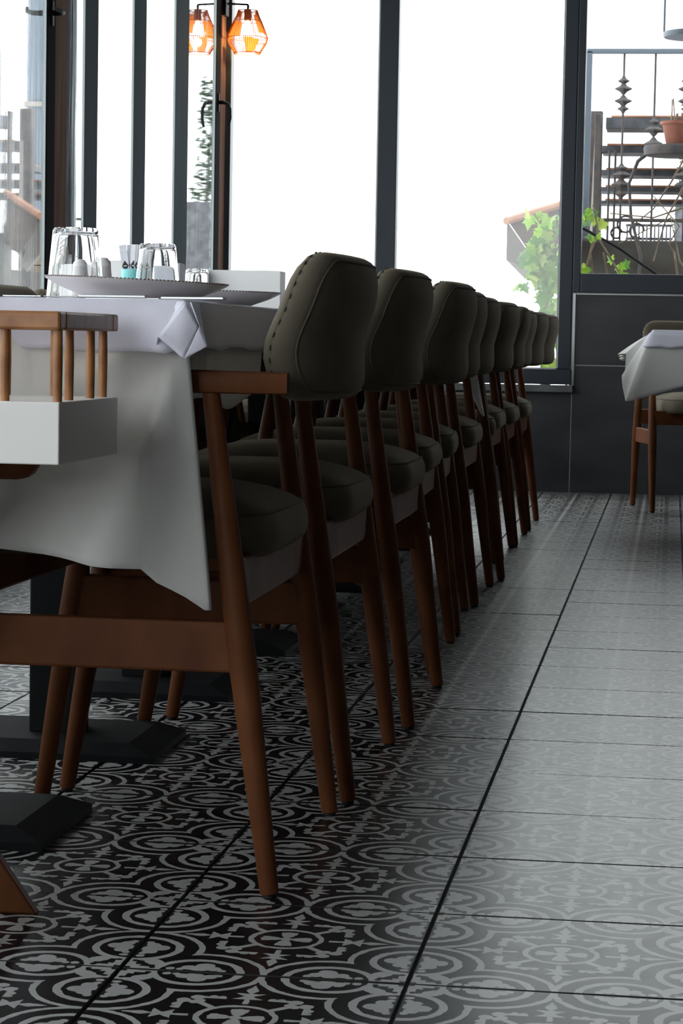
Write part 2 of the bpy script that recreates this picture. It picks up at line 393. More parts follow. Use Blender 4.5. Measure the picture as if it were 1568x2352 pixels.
for x0, x1 in ((-.176, 1.0), (1.08, 2.26)): box('pane', (x0 - .004, YB + .02, 1.061), (x1 + .004, YB + .026, 2.624), 'pane', w2)

# left wall: low slate parapet, glazing, mullions, two opening sashes
wl = tag(G().box((XL - .12, YF, -.06), (XL - .012, YB + .02, .50)).box((XL - .12, YF, 2.72), (XL, YB + .02, ZC)).obj('wall_left', 'grout_light'), 'low slate parapet under the glazed side wall', None, None, 'structure')
yy = YF
while yy < YB - .05:
    y1 = min(yy + 1.2, YB - .001); box('panel', (XL - .013, yy + J, 0), (XL, y1 - J, .498), 'slate', wl, .0008); yy += 1.2
tag(box('trim_2', (XL - .10, YF, .498), (XL + .03, YB - .04, .525), 'sill', None, .003), 'grey stone ledge under the side glazing', None, None, 'structure')
posts = [(-3.55, -3.4), (-2.7, -2.55), (-1.9, -1.7), (-.9, -.7), (.1, .3), (1.1, 1.3), (2.0, 2.2), (2.9, 3.1), (3.8, 4.0), (4.6, 4.8),
         (5.50, 5.78), (6.05, 6.25), (6.85, 7.07), (7.65, 7.93), (8.55, 8.80)]
GX = XL + .0
def handle(parent, y, z, turned):
    h = G().box((XL + .011, y - .013, z - .045), (XL + .018, y + .013, z + .045), .003).tube([(XL + .015, y, z), (XL + .04, y, z)], .010)
    if turned: pts = [(XL + .038, y, z), (XL + .058, y - .02, z - .002), (XL + .064, y - .07, z - .003), (XL + .051, y - .12, z)]
    else: pts = [(XL + .036, y, z), (XL + .058, y, z - .006), (XL + .070, y, z - .03), (XL + .072, y, z - .075), (XL + .064, y, z - .118)]
    h.tube(pts, [.009, .009, .007, .006] if turned else [.009, .009, .008, .0075, .006], 10)
    return h.obj('handle', 'black', parent, True)
wn = 3
for i, (a, b) in enumerate(posts):
    wd = empty('window_%d' % wn, (0, 0, 0), kind='structure'); wn += 1
    sash = i in (10, 14)
    wd['label'] = {10: 'opening sash with a black stile and turned handle in the side glazing', 14: 'opening sash with a black stile and hanging handle next to the end wall'}.get(i, 'fixed pane and dark mullion of the side glazing')
    if sash:
        box('sash_stile', (GX - .02, a, .55), (GX + .012, a + .11, 2.66), 'sash', wd, .002)
        box('sash_face', (GX - .02, a + .11, .525), (GX + .010, b, 2.70), 'sash_wood', wd, .002)
        handle(wd, a + .055, 1.857, i == 10)
        box('edge_strip', (GX - .006, a - .008, .55), (GX + .009, a, 2.66), 'frame_edge', wd)  # camera-facing edge of the stile, its sky light painted in as a pale strip
    else:
        box('mullion', (GX - .05, a, .525), (GX + .008, b, 2.72), 'mullion', wd, .002)
        box('edge_strip', (GX - .012, a - .008, .525), (GX + .007, a, 2.70), 'frame_edge', wd)  # lit mullion edge and its reflection, painted in as a pale strip
    pa = posts[i - 1][1] if i else YF
    pn = box('pane', (-.003, -(a - pa) + .004 - .012, .525), (.003, -.004, 2.70), 'pane_rain' if i > 8 else 'pane', wd)
    pn.location = (GX, a, 0)
    
    box('rail', (GX - .03, pa, .525), (GX + .007, a, .56), 'frame', wd, .003); box('rail', (GX - .03, pa, 2.66), (GX + .007, a, 2.72), 'frame', wd, .003)

# ------------------------------------------------------------------ armchairs
def sup(a, b, n, k, seg):
    t = 2 * PI * k / seg; c, s = cos(t), sin(t)
    return (a * math.copysign(abs(c) ** (2 / n), c), b * math.copysign(abs(s) ** (2 / n), s))
def rrect(a, b, r, k, seg):
    """point k of seg on a rectangle a x b (half sizes) with corner radius r"""
    r = min(r, a * .98, b * .98); sx, sy, q = 2 * (a - r), 2 * (b - r), PI * r / 2
    L = 2 * sx + 2 * sy + 4 * q
    # start in the middle of the +a side, counter-clockwise
    d2 = (k / seg) * L
    path = [('s', sy / 2, (a, 0), (0, 1)), ('c', q, (a - r, b - r), 0), ('s', sx, (a - r, b), (-1, 0)), ('c', q, (-(a - r), b - r), PI / 2), ('s', sy, (-a, b - r), (0, -1)),
            ('c', q, (-(a - r), -(b - r)), PI), ('s', sx, (-(a - r), -b), (1, 0)), ('c', q, (a - r, -(b - r)), 1.5 * PI), ('s', sy / 2, (a, -(b - r)), (0, 1))]
    for kind, ln, c, e_ in path:
        if d2 <= ln + 1e-9:
            if kind == 's': return (c[0] + e_[0] * d2, c[1] + e_[1] * d2)
            t = e_ + d2 / r; return (c[0] + r * cos(t), c[1] + r * sin(t))
        d2 -= ln
    return (a, 0)
def back_x(y, z):
    q = (z - .66) / .16
    return .273 + .012 * q - .012 * exp(-((z - .715) / .04) ** 2) - (y / .235) ** 2 * (.053 - .022 * q)
BA, BB, BZ = .239, .097, .7375
def back_pt(off, t, k, seg):
    y, z = rrect(BA - off, BB - off, max(.060 - off * .6, .012), k, seg)
    z += BZ + .001 * (1 - (y / BA) ** 2) * (1 if z > 0 else -.3) * abs(z) / BB
    return Vector((back_x(y, z) + t, y, z))
def make_backrest(parent):
    seg = 56
    rings = [(.075, -.033), (.05, -.031), (.025, -.028), (.010, -.022), (.003, -.015), (.0005, -.009), (.0012, -.0075), (.0005, -.006), (0, .0), (.0015, .008), (.0055, .0155), (.010, .0195), (.012, .0203), (.016, .0225), (.024, .0255), (.038, .028), (.055, .0295), (.075, .030)]
    vs, fs = [], []
    for off, t in rings: vs += [back_pt(off, t, k, seg) for k in range(seg)]
    for i in range(len(rings) - 1):
        for k in range(seg):
            k2 = (k + 1) % seg; fs.append([i * seg + k, i * seg + k2, (i + 1) * seg + k2, (i + 1) * seg + k])
    n = len(vs); vs += [Vector((back_x(0, BZ) - .034, 0, BZ)), Vector((back_x(0, BZ) + .031, 0, BZ))]
    # inner caps follow the curve of the back: strips across from side to side
    L = len(rings) - 1
    def cap(base):
        for k in range(seg // 4): pass
        h = seg // 2
        for k in range(seg // 4):
            a0, a1 = base + k, base + k + 1; b0, b1 = base + h - k, base + h - k - 1
            c0, c1 = base + (seg - k) % seg, base + seg - k - 1; d0, d1 = base + h + k, base + h + k + 1
            if a1 != b1: fs.append([a0, a1, b1, b0])
            if c1 != d1: fs.append([c0, c1, d1, d0])
    ncap = 24
    for base, tt in ((0, -.033), (L * seg, .030)):
        # straight columns between the upper and the lower half of the innermost ring
        q = seg // 4
        up = [base + k for k in range(0, seg // 2 + 1)]           # y from + to -
        lo = [base + (seg - k) % seg for k in range(0, seg // 2 + 1)]
        for k in range(seg // 2):
            quad = [up[k], up[k + 1], lo[k + 1], lo[k]]
            quad = [x for i, x in enumerate(quad) if x not in quad[:i]]
            if len(quad) >= 3: fs.append(quad)
    vs = vs[:n]
    b = mesh('backrest', vs, fs, 'fabric', parent)
    p = G().tube([back_pt(.0112, .0203, k % 72, 72) for k in range(73)], .0017, 6, False); p.obj('piping', 'piping', b, True)
    s = G(); ns = 150
    for k in range(ns):
        if k % 2: continue
        a, c = back_pt(.0002, -.0078, k, ns), back_pt(.0002, -.0078, k + .75, ns)
        if a.z < .66: continue
        s.tube([a, c], .0009, 5)
    tag(s.obj('stitching', 'thread', b), kind='stuff')
    return b
def make_seat(parent):
    seg = 64; a, b, cx = .224, .222, -.021
    rings = [(.05, .430), (.015, .431), (.004, .440), (0, .455), (.001, .472), (.006, .486), (.010, .4885), (.022, .497), (.05, .508), (.09, .517), (.14, .521)]
    vs, fs = [], []
    for off, z in rings:
        for k in range(seg):
            x, y = rrect(a - off, b - off, max(.095 - off * .5, .01), k, seg); x *= 1 - .0 * y; vs.append((cx + x * (1 + .02 * (1 - (y / b) ** 2)), y, z))
    for i in range(len(rings) - 1):
        for k in range(seg):
            k2 = (k + 1) % seg; fs.append([i * seg + k, i * seg + k2, (i + 1) * seg + k2, (i + 1) * seg + k])
    fs.append(list(range(seg))[::-1]); n = len(vs); vs.append((cx, 0, .523)); L = (len(rings) - 1) * seg
    for k in range(seg): fs.append([L + k, L + (k + 1) % seg, n])
    s = mesh('seat', vs, fs, 'fabric', parent)
    pts = []
    for k in range(61):
        x, y = rrect(a - .009, b - .009, .09, k % 60, 60); pts.append((cx + x * (1 + .02 * (1 - (y / b) ** 2)), y, .4888))
    G().tube(pts, .0022, 6, False).obj('piping', 'piping', s, True)
    return s
def leg_pts(front, sy):
    if front: return [Vector((-.225, .265 * sy, .006)), Vector((-.180, .264 * sy, .30)), Vector((-.165, .263 * sy, .40)), Vector((-.126, .262 * sy, .652))]
    return [Vector((.225, .267 * sy, .006)), Vector((.186, .266 * sy, .30)), Vector((.172, .265 * sy, .40)), Vector((.138, .262 * sy, .652))]
def make_chair():
    r = empty('armchair')
    make_seat(r); make_backrest(r)
    for fr in (1, 0):
        for sy in (-1, 1):
            P = leg_pts(fr, sy)
            l = G().tube(P, [.0125, .0188, .0178, .0115], 14).obj('leg', 'wood', r, True)
            G().lathe([(.009, 0), (.0095, .001), (.0095, .007)], 12, (P[0].x, P[0].y, 0)).obj('foot_glide', 'rubber', l)
    for sy in (-1, 1):
        y = .262 * sy
        pts = [(-.180, y, .664), (-.13, y, .665), (0, y + .006 * sy, .665), (.12, y + .003 * sy, .665), (.20, y, .6645), (.237, y - .004 * sy, .664)]
        a = G(); sec = []
        vs, fs = [], []; ww = [.010, .016, .018, .016, .013, .010]; hh = [.012, .0145, .015, .015, .0145, .014]
        m = 12
        for (x, yy_, z), wv, hv in zip(pts, ww, hh):
            for k in range(m):
                u, v = sup(wv, hv, 5, k + .5, m); vs.append((x, yy_ + u, z + v))
        for i in range(len(pts) - 1):
            for k in range(m): fs.append([i * m + k, i * m + (k + 1) % m, (i + 1) * m + (k + 1) % m, (i + 1) * m + k])
        fs.append(list(range(m))[::-1]); fs.append([(len(pts) - 1) * m + k for k in range(m)])
        a.add(vs, fs).obj('armrest', 'wood', r, True)
        G().box((.185, -.006 + .243 * sy, .655), (.215, .006 + .243 * sy, .675), .002).obj('back_bracket', 'black', r)
        G().box((-.172, y - .011, .291), (.184, y + .011, .357), .004).obj('side_rail', 'wood', r)
    G().box((.158, -.255, .372), (.180, .255, .438), .004).obj('back_rail', 'wood', r)
    G().box((-.178, -.255, .379), (-.156, .255, .441), .004).obj('front_rail', 'wood', r)
    return r
proto = make_chair(); used = [False]
def chair(x, y, rz, label, group=None):
    r = proto
    if used[0]: r = copy(proto)
    used[0] = True
    r.location = (x, y, 0); r.rotation_euler = (0, 0, rz); return tag(r, label, 'chair', group)
row = [(-.446, .634, 0., 'olive armchair nearest the camera with its wooden arm against the hanging cloth corner'),
       (-.431, 1.262, 0., 'second olive armchair from the camera in the long row beside the table'),
       (-.417, 1.980, 0., 'third olive armchair from the camera in the long row beside the table'),
       (-.452, 2.695, .02, 'fourth olive armchair from the camera in the long row beside the table'),
       (-.472, 3.385, .05, 'fifth olive armchair from the camera in the long row beside the table'),
       (-.466, 4.025, 0., 'sixth olive armchair in the long row, at the dangling ivory cloth corner'),
       (-.478, 4.740, .12, 'seventh olive armchair in the long row, fourth from the far end'),
       (-.495, 5.385, 0., 'third olive armchair from the far end of the long row'),
       (-.485, 5.955, 0., 'second olive armchair from the far end of the long row'),
       (-.482, 6.672, 0., 'olive armchair at the far end of the long row, before the ivy')]
for x, y, rz, lab in row: chair(x, y, rz, lab, 'olive armchairs along the long table')
for k in range(3, 9):
    ordn = ['first', 'second', 'third', 'fourth', 'fifth', 'sixth', 'seventh', 'eighth', 'ninth', 'tenth']
    lab = {4: 'olive armchair whose top shows beside the left end of the white napkin box', 3: 'olive armchair whose rounded back corner shows at the edge of the photo behind the tablecloth'}.get(k, ordn[k - 3] + ' olive armchair from the near end on the window side of the long table')
    chair(-1.03 + (.03 if k == 3 else 0), .86 + .61 * k, PI, lab, 'olive armchairs on the window side of the table')
chair(.422, 7.853, math.radians(101.5), 'olive armchair facing the viewer behind the small table by the slate wall')

# ------------------------------------------------------------------ tables and cloths
TX0, TX1, TZ = -1.213, -.338, .762
def table(x0, x1, y0, y1, z, bx, lab, grp=None, by=.145):
    r = empty('table', ((x0 + x1) / 2, (y0 + y1) / 2, 0), label=lab, cat='table', group=grp)
    hx, hy = (x1 - x0) / 2, (y1 - y0) / 2
    G().box((-hx, -hy, z - .03), (hx, hy, z), .003).obj('table_top', 'black', r)
    G().box((-.043, -.043, .028), (.043, .043, z - .03), .004).obj('column', 'black', r)
    G().box((-.17, -.17, z - .045), (.17, .17, z - .03), .002).obj('top_plate', 'black', r)
    b = G(); bx_, by_ = bx, by
    b.add([(-bx_, -by_, 0), (bx_, -by_, 0), (bx_, by_, 0), (-bx_, by_, 0), (-bx_, -by_, .012), (bx_, -by_, .012), (bx_, by_, .012), (-bx_, by_, .012),
           (-bx_ + .045, -by_ + .03, .03), (bx_ - .045, -by_ + .03, .03), (bx_ - .045, by_ - .03, .03), (-bx_ + .045, by_ - .03, .03)],
          [[3, 2, 1, 0], [8, 9, 10, 11]] + [[a + k, a + (k + 1) % 4, a + 4 + (k + 1) % 4, a + 4 + k] for a in (0, 4) for k in range(4)])
    b.obj('base_plate', 'black', r)
    return r
n = 0
while .36 + .69 * n < 6.6:
    y0 = .36 + .69 * n
    table(TX0, TX1, y0, y0 + .686, TZ, .198, ['table at the near end of the long row, under the hanging cloth corner', 'second table from the near end, with a black column and steel foot plate', 'third table from the near end of the long row'][n] if n < 3 else ['fourth', 'fifth', 'sixth', 'seventh', 'eighth', 'ninth', 'tenth'][n - 3] + ' cloth-covered table from the near end of the long row', 'tables pushed together in the long row'); n += 1

def drape(name, m, x0, x1, y0, y1, z, hem, push, step=.012, levels=10, rc=.012, thick=.0016, top=True):
    """a cloth over a rectangle: top sheet plus a skirt; hem(side,s) gives the hem height, push(side,s,p,u) the outward and sideways shift"""
    P = []
    def run(ax, ay, bx, by, side):
        L = math.hypot(bx - ax, by - ay); k = max(2, int(L / step))
        for i in range(k):
            u = i / k; P.append((ax + (bx - ax) * u, ay + (by - ay) * u, side))
    def corner(cx, cy, a0, side):
        for i in range(4):
            a = a0 + PI / 2 * i / 4; P.append((cx + rc * cos(a), cy + rc * sin(a), side))
    run(x0 + rc, y0, x1 - rc, y0, 'front'); corner(x1 - rc, y0 + rc, -PI / 2, 'front_right')
    run(x1, y0 + rc, x1, y1 - rc, 'right'); corner(x1 - rc, y1 - rc, 0, 'back_right')
    run(x1 - rc, y1, x0 + rc, y1, 'back'); corner(x0 + rc, y1 - rc, PI / 2, 'back_left')
    run(x0, y1 - rc, x0, y0 + rc, 'left'); corner(x0 + rc, y0 + rc, PI, 'front_left')
    N = len(P); vs, fs = [], []
    nrm = []
    for i in range(N):
        a, b = P[i - 1], P[(i + 1) % N]; d = Vector((b[0] - a[0], b[1] - a[1])).normalized(); nrm.append(Vector((d.y, -d.x)))
    for ins, dz in ((.03, 0), (.008, 0), (.002, -.0025), (0, -.008)):
        for i in range(N): vs.append((P[i][0] - nrm[i].x * ins, P[i][1] - nrm[i].y * ins, z + dz))
    R = 4
    for l in range(1, levels + 1):
        u = l / levels
        for i in range(N):
            x, y, sd = P[i]; zz = (z - .008) + (hem(sd, x, y) - (z - .008)) * u
            ox, oy = push(sd, x, y, zz, u, nrm[i]); vs.append((x + ox, y + oy, zz))
        R += 1
    for r in range(R - 1):
        for i in range(N): fs.append([r * N + i, r * N + (i + 1) % N, (r + 1) * N + (i + 1) % N, (r + 1) * N + i])
    if top: fs.append(list(range(N)))
    o = mesh(name, vs, fs, m, None)
    md = o.modifiers.new('thickness', 'SOLIDIFY'); md.thickness = thick; md.offset = 0
    return o
arms = sorted([c[1] + s * .262 for c in row for s in (-1, 1)])
larms = sorted([.86 + .61 * k + s * .262 for k in range(10) for s in (-1, 1)])
def lerp(a, b, t): t = max(0, min(1, t)); return a + (b - a) * t
def bumpy(y, lst, wd=.035): return max([exp(-((y - a) / wd) ** 4) for a in lst])
CX0, CX1, CY0, CY1 = -1.222, -.331, .335, 4.455
def under_hem(sd, x, y):
    if sd == 'front':
        z = .447 + (-.57 - x) * .04 if x < -.57 else lerp(.447, .429, (x + .57) / .185)
        if x > -.385: z = lerp(.416, .380, (x + .385) / .045)
        return z
    if sd == 'front_right': return lerp(.376, .70, (y - CY0) / .007) if y > CY0 + .005 else .376
    if sd == 'right':
        z = .632 + .010 * sin(y * 17) + .066 * bumpy(y, arms)
        if y < .40: z = .700
        if y > 4.36: z = lerp(z, .50, (y - 4.36) / .06)
        return z
    if sd == 'back_right': return .50
    if sd == 'left': return .632 + .066 * bumpy(y, larms)
    return .60
def under_push(sd, x, y, z, u, n):
    if sd == 'front':
        dx, dz = CX1 - x, .762 - z; r = math.hypot(dx, dz); f = math.atan2(dx, dz)
        d = .006 + .15 * r * exp(-((f - .26) / .12) ** 2) * lerp(0, 1, dz / .12) - .03 * r * exp(-((f - .62) / .2) ** 2)
        d += .004 * sin(dx * 55 + 1.) * u ** 3 + .012 * u * (1 + sin(dx * 9 + .5)) * lerp(0, 1, dx / .1)
        d += .006 * exp(-((f - .95) / .1) ** 2) * lerp(0, 1, r / .1)
        return (.040 * lerp(0, 1, 1 - dx / .09) * u, -min(d, .075))
    if sd == 'front_right': return (.040 * u if y < CY0 + .005 else -.012 * u, -.010 if y < CY0 + .005 else 0)
    if sd == 'right':
        if y > 4.36: return (.05 * u * lerp(0, 1, (y - 4.36) / .06), 0)
        return (-.012 * min(1, u * 3) if y < .45 else -.004 + .003 * sin(y * 17) * u, 0)
    if sd == 'back_right': return (.05 * u, .01)
    return (n.x * .004, n.y * .004)
uc = drape('tablecloth', 'cloth_under', CX0, CX1, CY0, CY1, .7645, under_hem, under_push, levels=26)
tag(uc, 'long ivory under-cloth hanging low at the near end of the table', 'tablecloth')
uc2 = drape('tablecloth', 'cloth_under', CX0, CX1, 4.50, 6.66, .7645, lambda s, x, y: .66 + (.04 * bumpy(y, arms) if s == 'right' else .03), lambda s, x, y, z, u, n: (n.x * .004, n.y * .004), levels=6, step=.03)
tag(uc2, 'ivory under-cloth on the far half of the long table', 'tablecloth')
OX0, OX1, OY0, OY1 = CX0 - .003, CX1 + .003, CY0 - .004, CY1 + .004
def over_hem(sd, x, y):
    if sd == 'front': return .705 - .004 * lerp(0, 1, (x + .6) / .2) + .0015 * sin(x * 60)
    if sd == 'right': return .706 + .0025 * sin(y * 23)
    return .706
def over_push(sd, x, y, z, u, n):
    o = .005 + .005 * u
    if sd == 'front': o += .006 * u * sin(x * 38 + 1) + .02 * u * lerp(0, 1, (x + .45) / .11)
    if sd == 'right': o += .003 * u * sin(y * 31) - .004 * u
    if sd == 'right' and y < OY0 + .1: o += .012 * u
    return (n.x * o, n.y * o)
oc = drape('tablecloth', 'cloth_over', OX0, OX1, OY0, OY1, .7675, over_hem, over_push, levels=8)
# the turned-out corner of the top cloth: a folded kite standing off the edge
A = Vector((-.331, .327, .7655)); Lp = Vector((-.362, .298, .721)); L2 = Vector((-.368, .316, .706)); Tp = Vector((-.3255, .285, .6935)); Rp = Vector((-.300, .300, .7095)); Bk = Vector((-.322, .345, .705)); A2 = Vector((-.325, .335, .7655))
def grid_patch(g, a, b, c, d, n=8, bulge=.004):
    vs, fs = [], []; nn = ((b - a).cross(d - a)).normalized()
    if nn.y > 0: nn = -nn
    for i in range(n + 1):
        for j in range(n + 1):
            u, v = i / n, j / n; p = (a * (1 - u) + b * u) * (1 - v) + (d * (1 - u) + c * u) * v
            vs.append(p + nn * (bulge * sin(PI * u) * sin(PI * v)))
    for i in range(n):
        for j in range(n): k = i * (n + 1) + j; fs.append([k, k + 1, k + n + 2, k + n + 1])
    g.add(vs, fs)
gf = G(); A1 = A + Vector((-.002, -.001, 0)); A3 = A + Vector((.004, .0, -.0005))
grid_patch(gf, A1, Lp, Tp, A3.lerp(Rp, .55), bulge=.004)
grid_patch(gf, A3, A3.lerp(Rp, .55), Rp.lerp(Tp, .5), Rp, bulge=.001) if False else None
grid_patch(gf, A3.lerp(Rp, .55), Tp, Tp.lerp(Rp, .8), Rp, bulge=.001)
grid_patch(gf, A1, Lp, L2, A1 + Vector((-.012, .006, 0)), bulge=0)
grid_patch(gf, A3, A3.lerp(Rp, .55), Rp, A2 + Vector((.006, .01, -.002)), bulge=0)
grid_patch(gf, A2 + Vector((.006, .01, -.002)), Rp, Bk, A2 + Vector((.002, .03, -.001)), bulge=0)
fl = gf.obj('folded_corner', 'cloth_over', oc, True); md = fl.modifiers.new('thickness', 'SOLIDIFY'); md.thickness = .0016; md.offset = 0
tag(oc, 'short lilac-white top cloth with a turned-out corner at the near end', 'tablecloth')
oc2 = drape('tablecloth', 'cloth_over', OX0, OX1, 4.497, 6.664, .7675, lambda s, x, y: .712, lambda s, x, y, z, u, n: (n.x * .007 * u + n.x * .004, n.y * .007 * u), levels=4, step=.03)
tag(oc2, 'lilac-white top cloth on the far half of the long table', 'tablecloth')

# small table by the slate wall
RZ = .778
table(.205, 1.0, 6.80, 7.50, RZ, .23, 'small square table by the slate wall under a white cloth', None, .23)
def r_hem(sd, x, y):
    if sd in ('front',): return lerp(.505, .575, (x - .2) / .16) + .006 * sin(x * 20)
    if sd == 'front_left': return .500
    if sd == 'left': return lerp(.505, .60, (y - 6.8) / .05) if y < 6.9 else lerp(.69, .66, (y - 6.9) / .5)
    if sd == 'back_left': return .62
    return .60
def r_push(sd, x, y, z, u, n):
    if sd == 'front': return (-.10 * lerp(0, 1, 1 - (x - .2) / .14) * u ** .8 + .006 * sin(x * 40) * u, -.015 - .02 * u - .012 * sin(x * 14) * u)
    if sd == 'front_left': return (-.10 * u ** .8, -.02)
    if sd == 'left': return (lerp(-.10, -.13, (y - 6.8) / .2) * u ** .8 - .012 * sin((y - 6.8) * 38) * u, 0)
    return (n.x * .01, n.y * .01)
o = drape('tablecloth', 'cloth_under', .196, 1.009, 6.79, 7.51, RZ + .003, r_hem, r_push, levels=16)
tag(o, 'ivory cloth with flared corners on the small table by the slate wall', 'tablecloth')
o = drape('tablecloth', 'cloth_over', .190, 1.012, 6.785, 7.515, RZ + .0065, lambda s, x, y: .716 + .003 * sin(x * 70 + y * 60), lambda s, x, y, z, u, n: (n.x * (.008 + .012 * u) - (.012 * u if s == 'front_left' else 0), n.y * (.018 + .012 * u)), levels=6)
tag(o, 'lilac-white top cloth on the small table by the slate wall', 'tablecloth')

# ------------------------------------------------------------------ wooden high chair at the left edge
h = empty('high_chair', (-.74, .14, 0), label='wooden high chair with a white seat box at the left edge of the photo', cat='high chair')
hx0, hx1, hy0, hy1 = -.332, .332, -.14, .14
G().box((hx0, hy0, .574), (hx1, hy1, .645), .0015).obj('seat_box', 'white', h)
def bar(lo, hi): return G().box(lo, hi, .003).obj('top_rail', 'wood_light', h)
bar((hx0, hy0, .7265), (hx1, hy0 + .028, .7475)); bar((hx0, hy1 - .028, .7265), (hx1, hy1, .7475))
bar((hx0, hy0 + .028, .7265), (hx0 + .028, hy1 - .028, .7475)); bar((hx1 - .028, hy0 + .028, .7265), (hx1, hy1 - .028, .7475))
def spindle(x, y): return G().tube([(x, y, .644), (x, y, .688), (x, y, .728)], [.0053, .0058, .0053], 12).obj('spindle', 'wood_light', h, True)
for k in range(11): x = hx1 - .006 - .0615 * k - .006; spindle(x + .006, hy0 + .014); spindle(x - .004, hy1 - .014)
for y in (-.045, .055): spindle(hx1 - .014, y); spindle(hx0 + .014, y)
for y in (-.095, .095):
    for s in (-1, 1):
        yo = y + (.011 if s > 0 else -.011)
        pts = [Vector((.165 * s, yo, .549)), Vector((-.215 * s, yo, .010))]
        d = (pts[1] - pts[0]).normalized(); nn = Vector((d.z, 0, -d.x)) * .024
        vs = []; foot = Vector((-.262 * s, yo, 0))
        prof = [pts[0] + nn, pts[0] - d * .018, pts[0] - nn, Vector((-.225 * s, yo, .0)) , Vector((-.285 * s, yo, .0))]
        # a flat board cut level at the foot
        a1, a2 = pts[0] + nn, pts[0] - nn
        t1, t2 = (a1.z) / -d.z, (a2.z) / -d.z
        prof = [a1, pts[0] - d * .02, a2, a2 + d * t2, a1 + d * t1]
        vs = [p + Vector((0, -.010, 0)) for p in prof] + [p + Vector((0, .010, 0)) for p in prof]
        m5 = len(prof); fs = [list(range(m5)), list(range(m5, 2 * m5))[::-1]] + [[k, (k + 1) % m5, m5 + (k + 1) % m5, m5 + k] for k in range(m5)]
        o = G().add(vs, fs).obj('leg', 'wood', h); md = o.modifiers.new('b', 'BEVEL'); md.width = .003; md.segments = 2
    # rounded blocks carrying the pivots
    for s in (-1, 1):
        vs = []; R_ = .026; xa, xb = .15 * s, .236 * s
        prof = [(xb, .575), (xb, .540 + R_)] + [(xb - s * R_ + s * R_ * cos(t), .540 + R_ - R_ * sin(t)) for t in [PI / 8 * k for k in range(1, 5)]] + [(xa, .540), (xa, .575)]
        n_ = len(prof); yo = y + .030
        vs = [(a, yo - .009, b) for a, b in prof] + [(a, yo + .009, b) for a, b in prof]
        fs = [list(range(n_)), list(range(n_, 2 * n_))[::-1]] + [[k, (k + 1) % n_, n_ + (k + 1) % n_, n_ + k] for k in range(n_)]
        G().add(vs, fs).obj('pivot_block', 'wood', h)
        G().lathe([(.001, .002), (.006, .0015), (.006, 0)], 12).obj('screw', 'steel', h).matrix_local = Matrix.Translation((.165 * s, y + (.011 if s > 0 else -.011) - .0105, .549)) @ Matrix.Rotation(PI / 2, 4, 'X')
for z, y in ((.28, 0),): G().tube([(0, -.11, z), (0, .11, z)], .011, 12).obj('axle', 'wood', h, True)

# ------------------------------------------------------------------ on the long table
TT = .7690
def tumbler(x, y, r0, r1, hgt, lab):
    t_ = .0016
    prof = [(r0, 0), (r0 - (r0 - r1) * .5, hgt * .5), (r1, hgt - .004), (r1 - .003, hgt), (0, hgt), (0, hgt - .007), (r1 - t_ - .003, hgt - .008), (r1 - t_, hgt - .012), (r0 - (r0 - r1) * .5 - t_, hgt * .5), (r0 - t_, 0), (r0, 0)]
    g_ = G(); seg = 40; vs = []; 
    for r, z in prof[:-1]:
        for k in range(seg): tt = 2 * PI * k / seg; vs.append((max(r, 1e-5) * cos(tt), max(r, 1e-5) * sin(tt), z))
    n_ = len(prof) - 1; fs = [[i * seg + k, i * seg + (k + 1) % seg, ((i + 1) % n_) * seg + (k + 1) % seg, ((i + 1) % n_) * seg + k] for i in range(n_) for k in range(seg)]
    o = g_.add(vs, fs).obj('tumbler', 'glass', None, True); o.location = (x, y, TT); return tag(o, lab, 'glass')
def plate(x, y, r, lab):
    o = G().lathe([(.0, .001), (r * .55, 0), (r * .60, .003), (r * .86, .016), (r * .985, .0245), (r, .027), (r * .975, .0272), (r * .85, .0195), (r * .6, .0065), (0, .0055)], 56).obj('plate', 'china', None, True)
    o.location = (x, y, TT + (.0025 if y < 1 else 0)); o.rotation_euler = (0, math.radians(1.9) if y < 1 else 0, 0); tag(o, lab, 'plate')
    rim = G(); 
    for k in range(150): 
        t_ = 2 * PI * k / 150; rim.box((-.0015, -.0015, -.001), (.0015, .0015, .0008)); 
        for v in rim.v[-8:]: v.xyz = Matrix.Rotation(t_, 3, 'Z') @ (v + Vector((r * .992, 0, .0272)))
    rim.obj('rim_band', 'china_rim', o); return o
plate(-.466, .62, .128, 'stoneware plate with a beaded brown rim at the near end of the cloth')
plate(-.505, 1.22, .14, 'stoneware plate half hidden behind the nearest armchair, before the white card box')
tumbler(-.615, .86, .044, .0345, .112, 'largest upturned glass tumbler, leftmost on the table')
tumbler(-.588, 1.30, .041, .031, .108, 'middle upturned glass tumbler behind the plate, right of the sugar sticks')
tumbler(-.800, 2.66, .033, .026, .107, 'smallest upturned glass tumbler, beside the white card box')
def napkin_box(x, y, wd, dp, hg, lab):
    r = empty('napkin_box', (x, y, TT), label=lab, cat='napkin box')
    t_ = .004; g_ = G().box((-wd / 2, -dp / 2, 0), (wd / 2, dp / 2, .004), .001).box((-wd / 2, -dp / 2, .004), (wd / 2, -dp / 2 + t_, hg), .001).box((-wd / 2, dp / 2 - t_, .004), (wd / 2, dp / 2, hg), .001)
    g_.box((-wd / 2, -dp / 2 + t_, .004), (-wd / 2 + t_, dp / 2 - t_, hg), .001).box((wd / 2 - t_, -dp / 2 + t_, .004), (wd / 2, dp / 2 - t_, hg), .001)
    g_.obj('box_body', 'white', r)
    G().box((-wd / 2 + .008, -dp / 2 + .008, .005), (wd / 2 - .008, dp / 2 - .008, hg + .001), .002).obj('napkin_stack', 'paper', r)
    return r
napkin_box(-.695, 2.72, .166, .07, .106, 'white napkin box standing far along the table, right of the smallest glass')
napkin_box(-.766, 1.62, .165, .07, .088, 'white napkin box behind the largest glass and the sugar sticks')
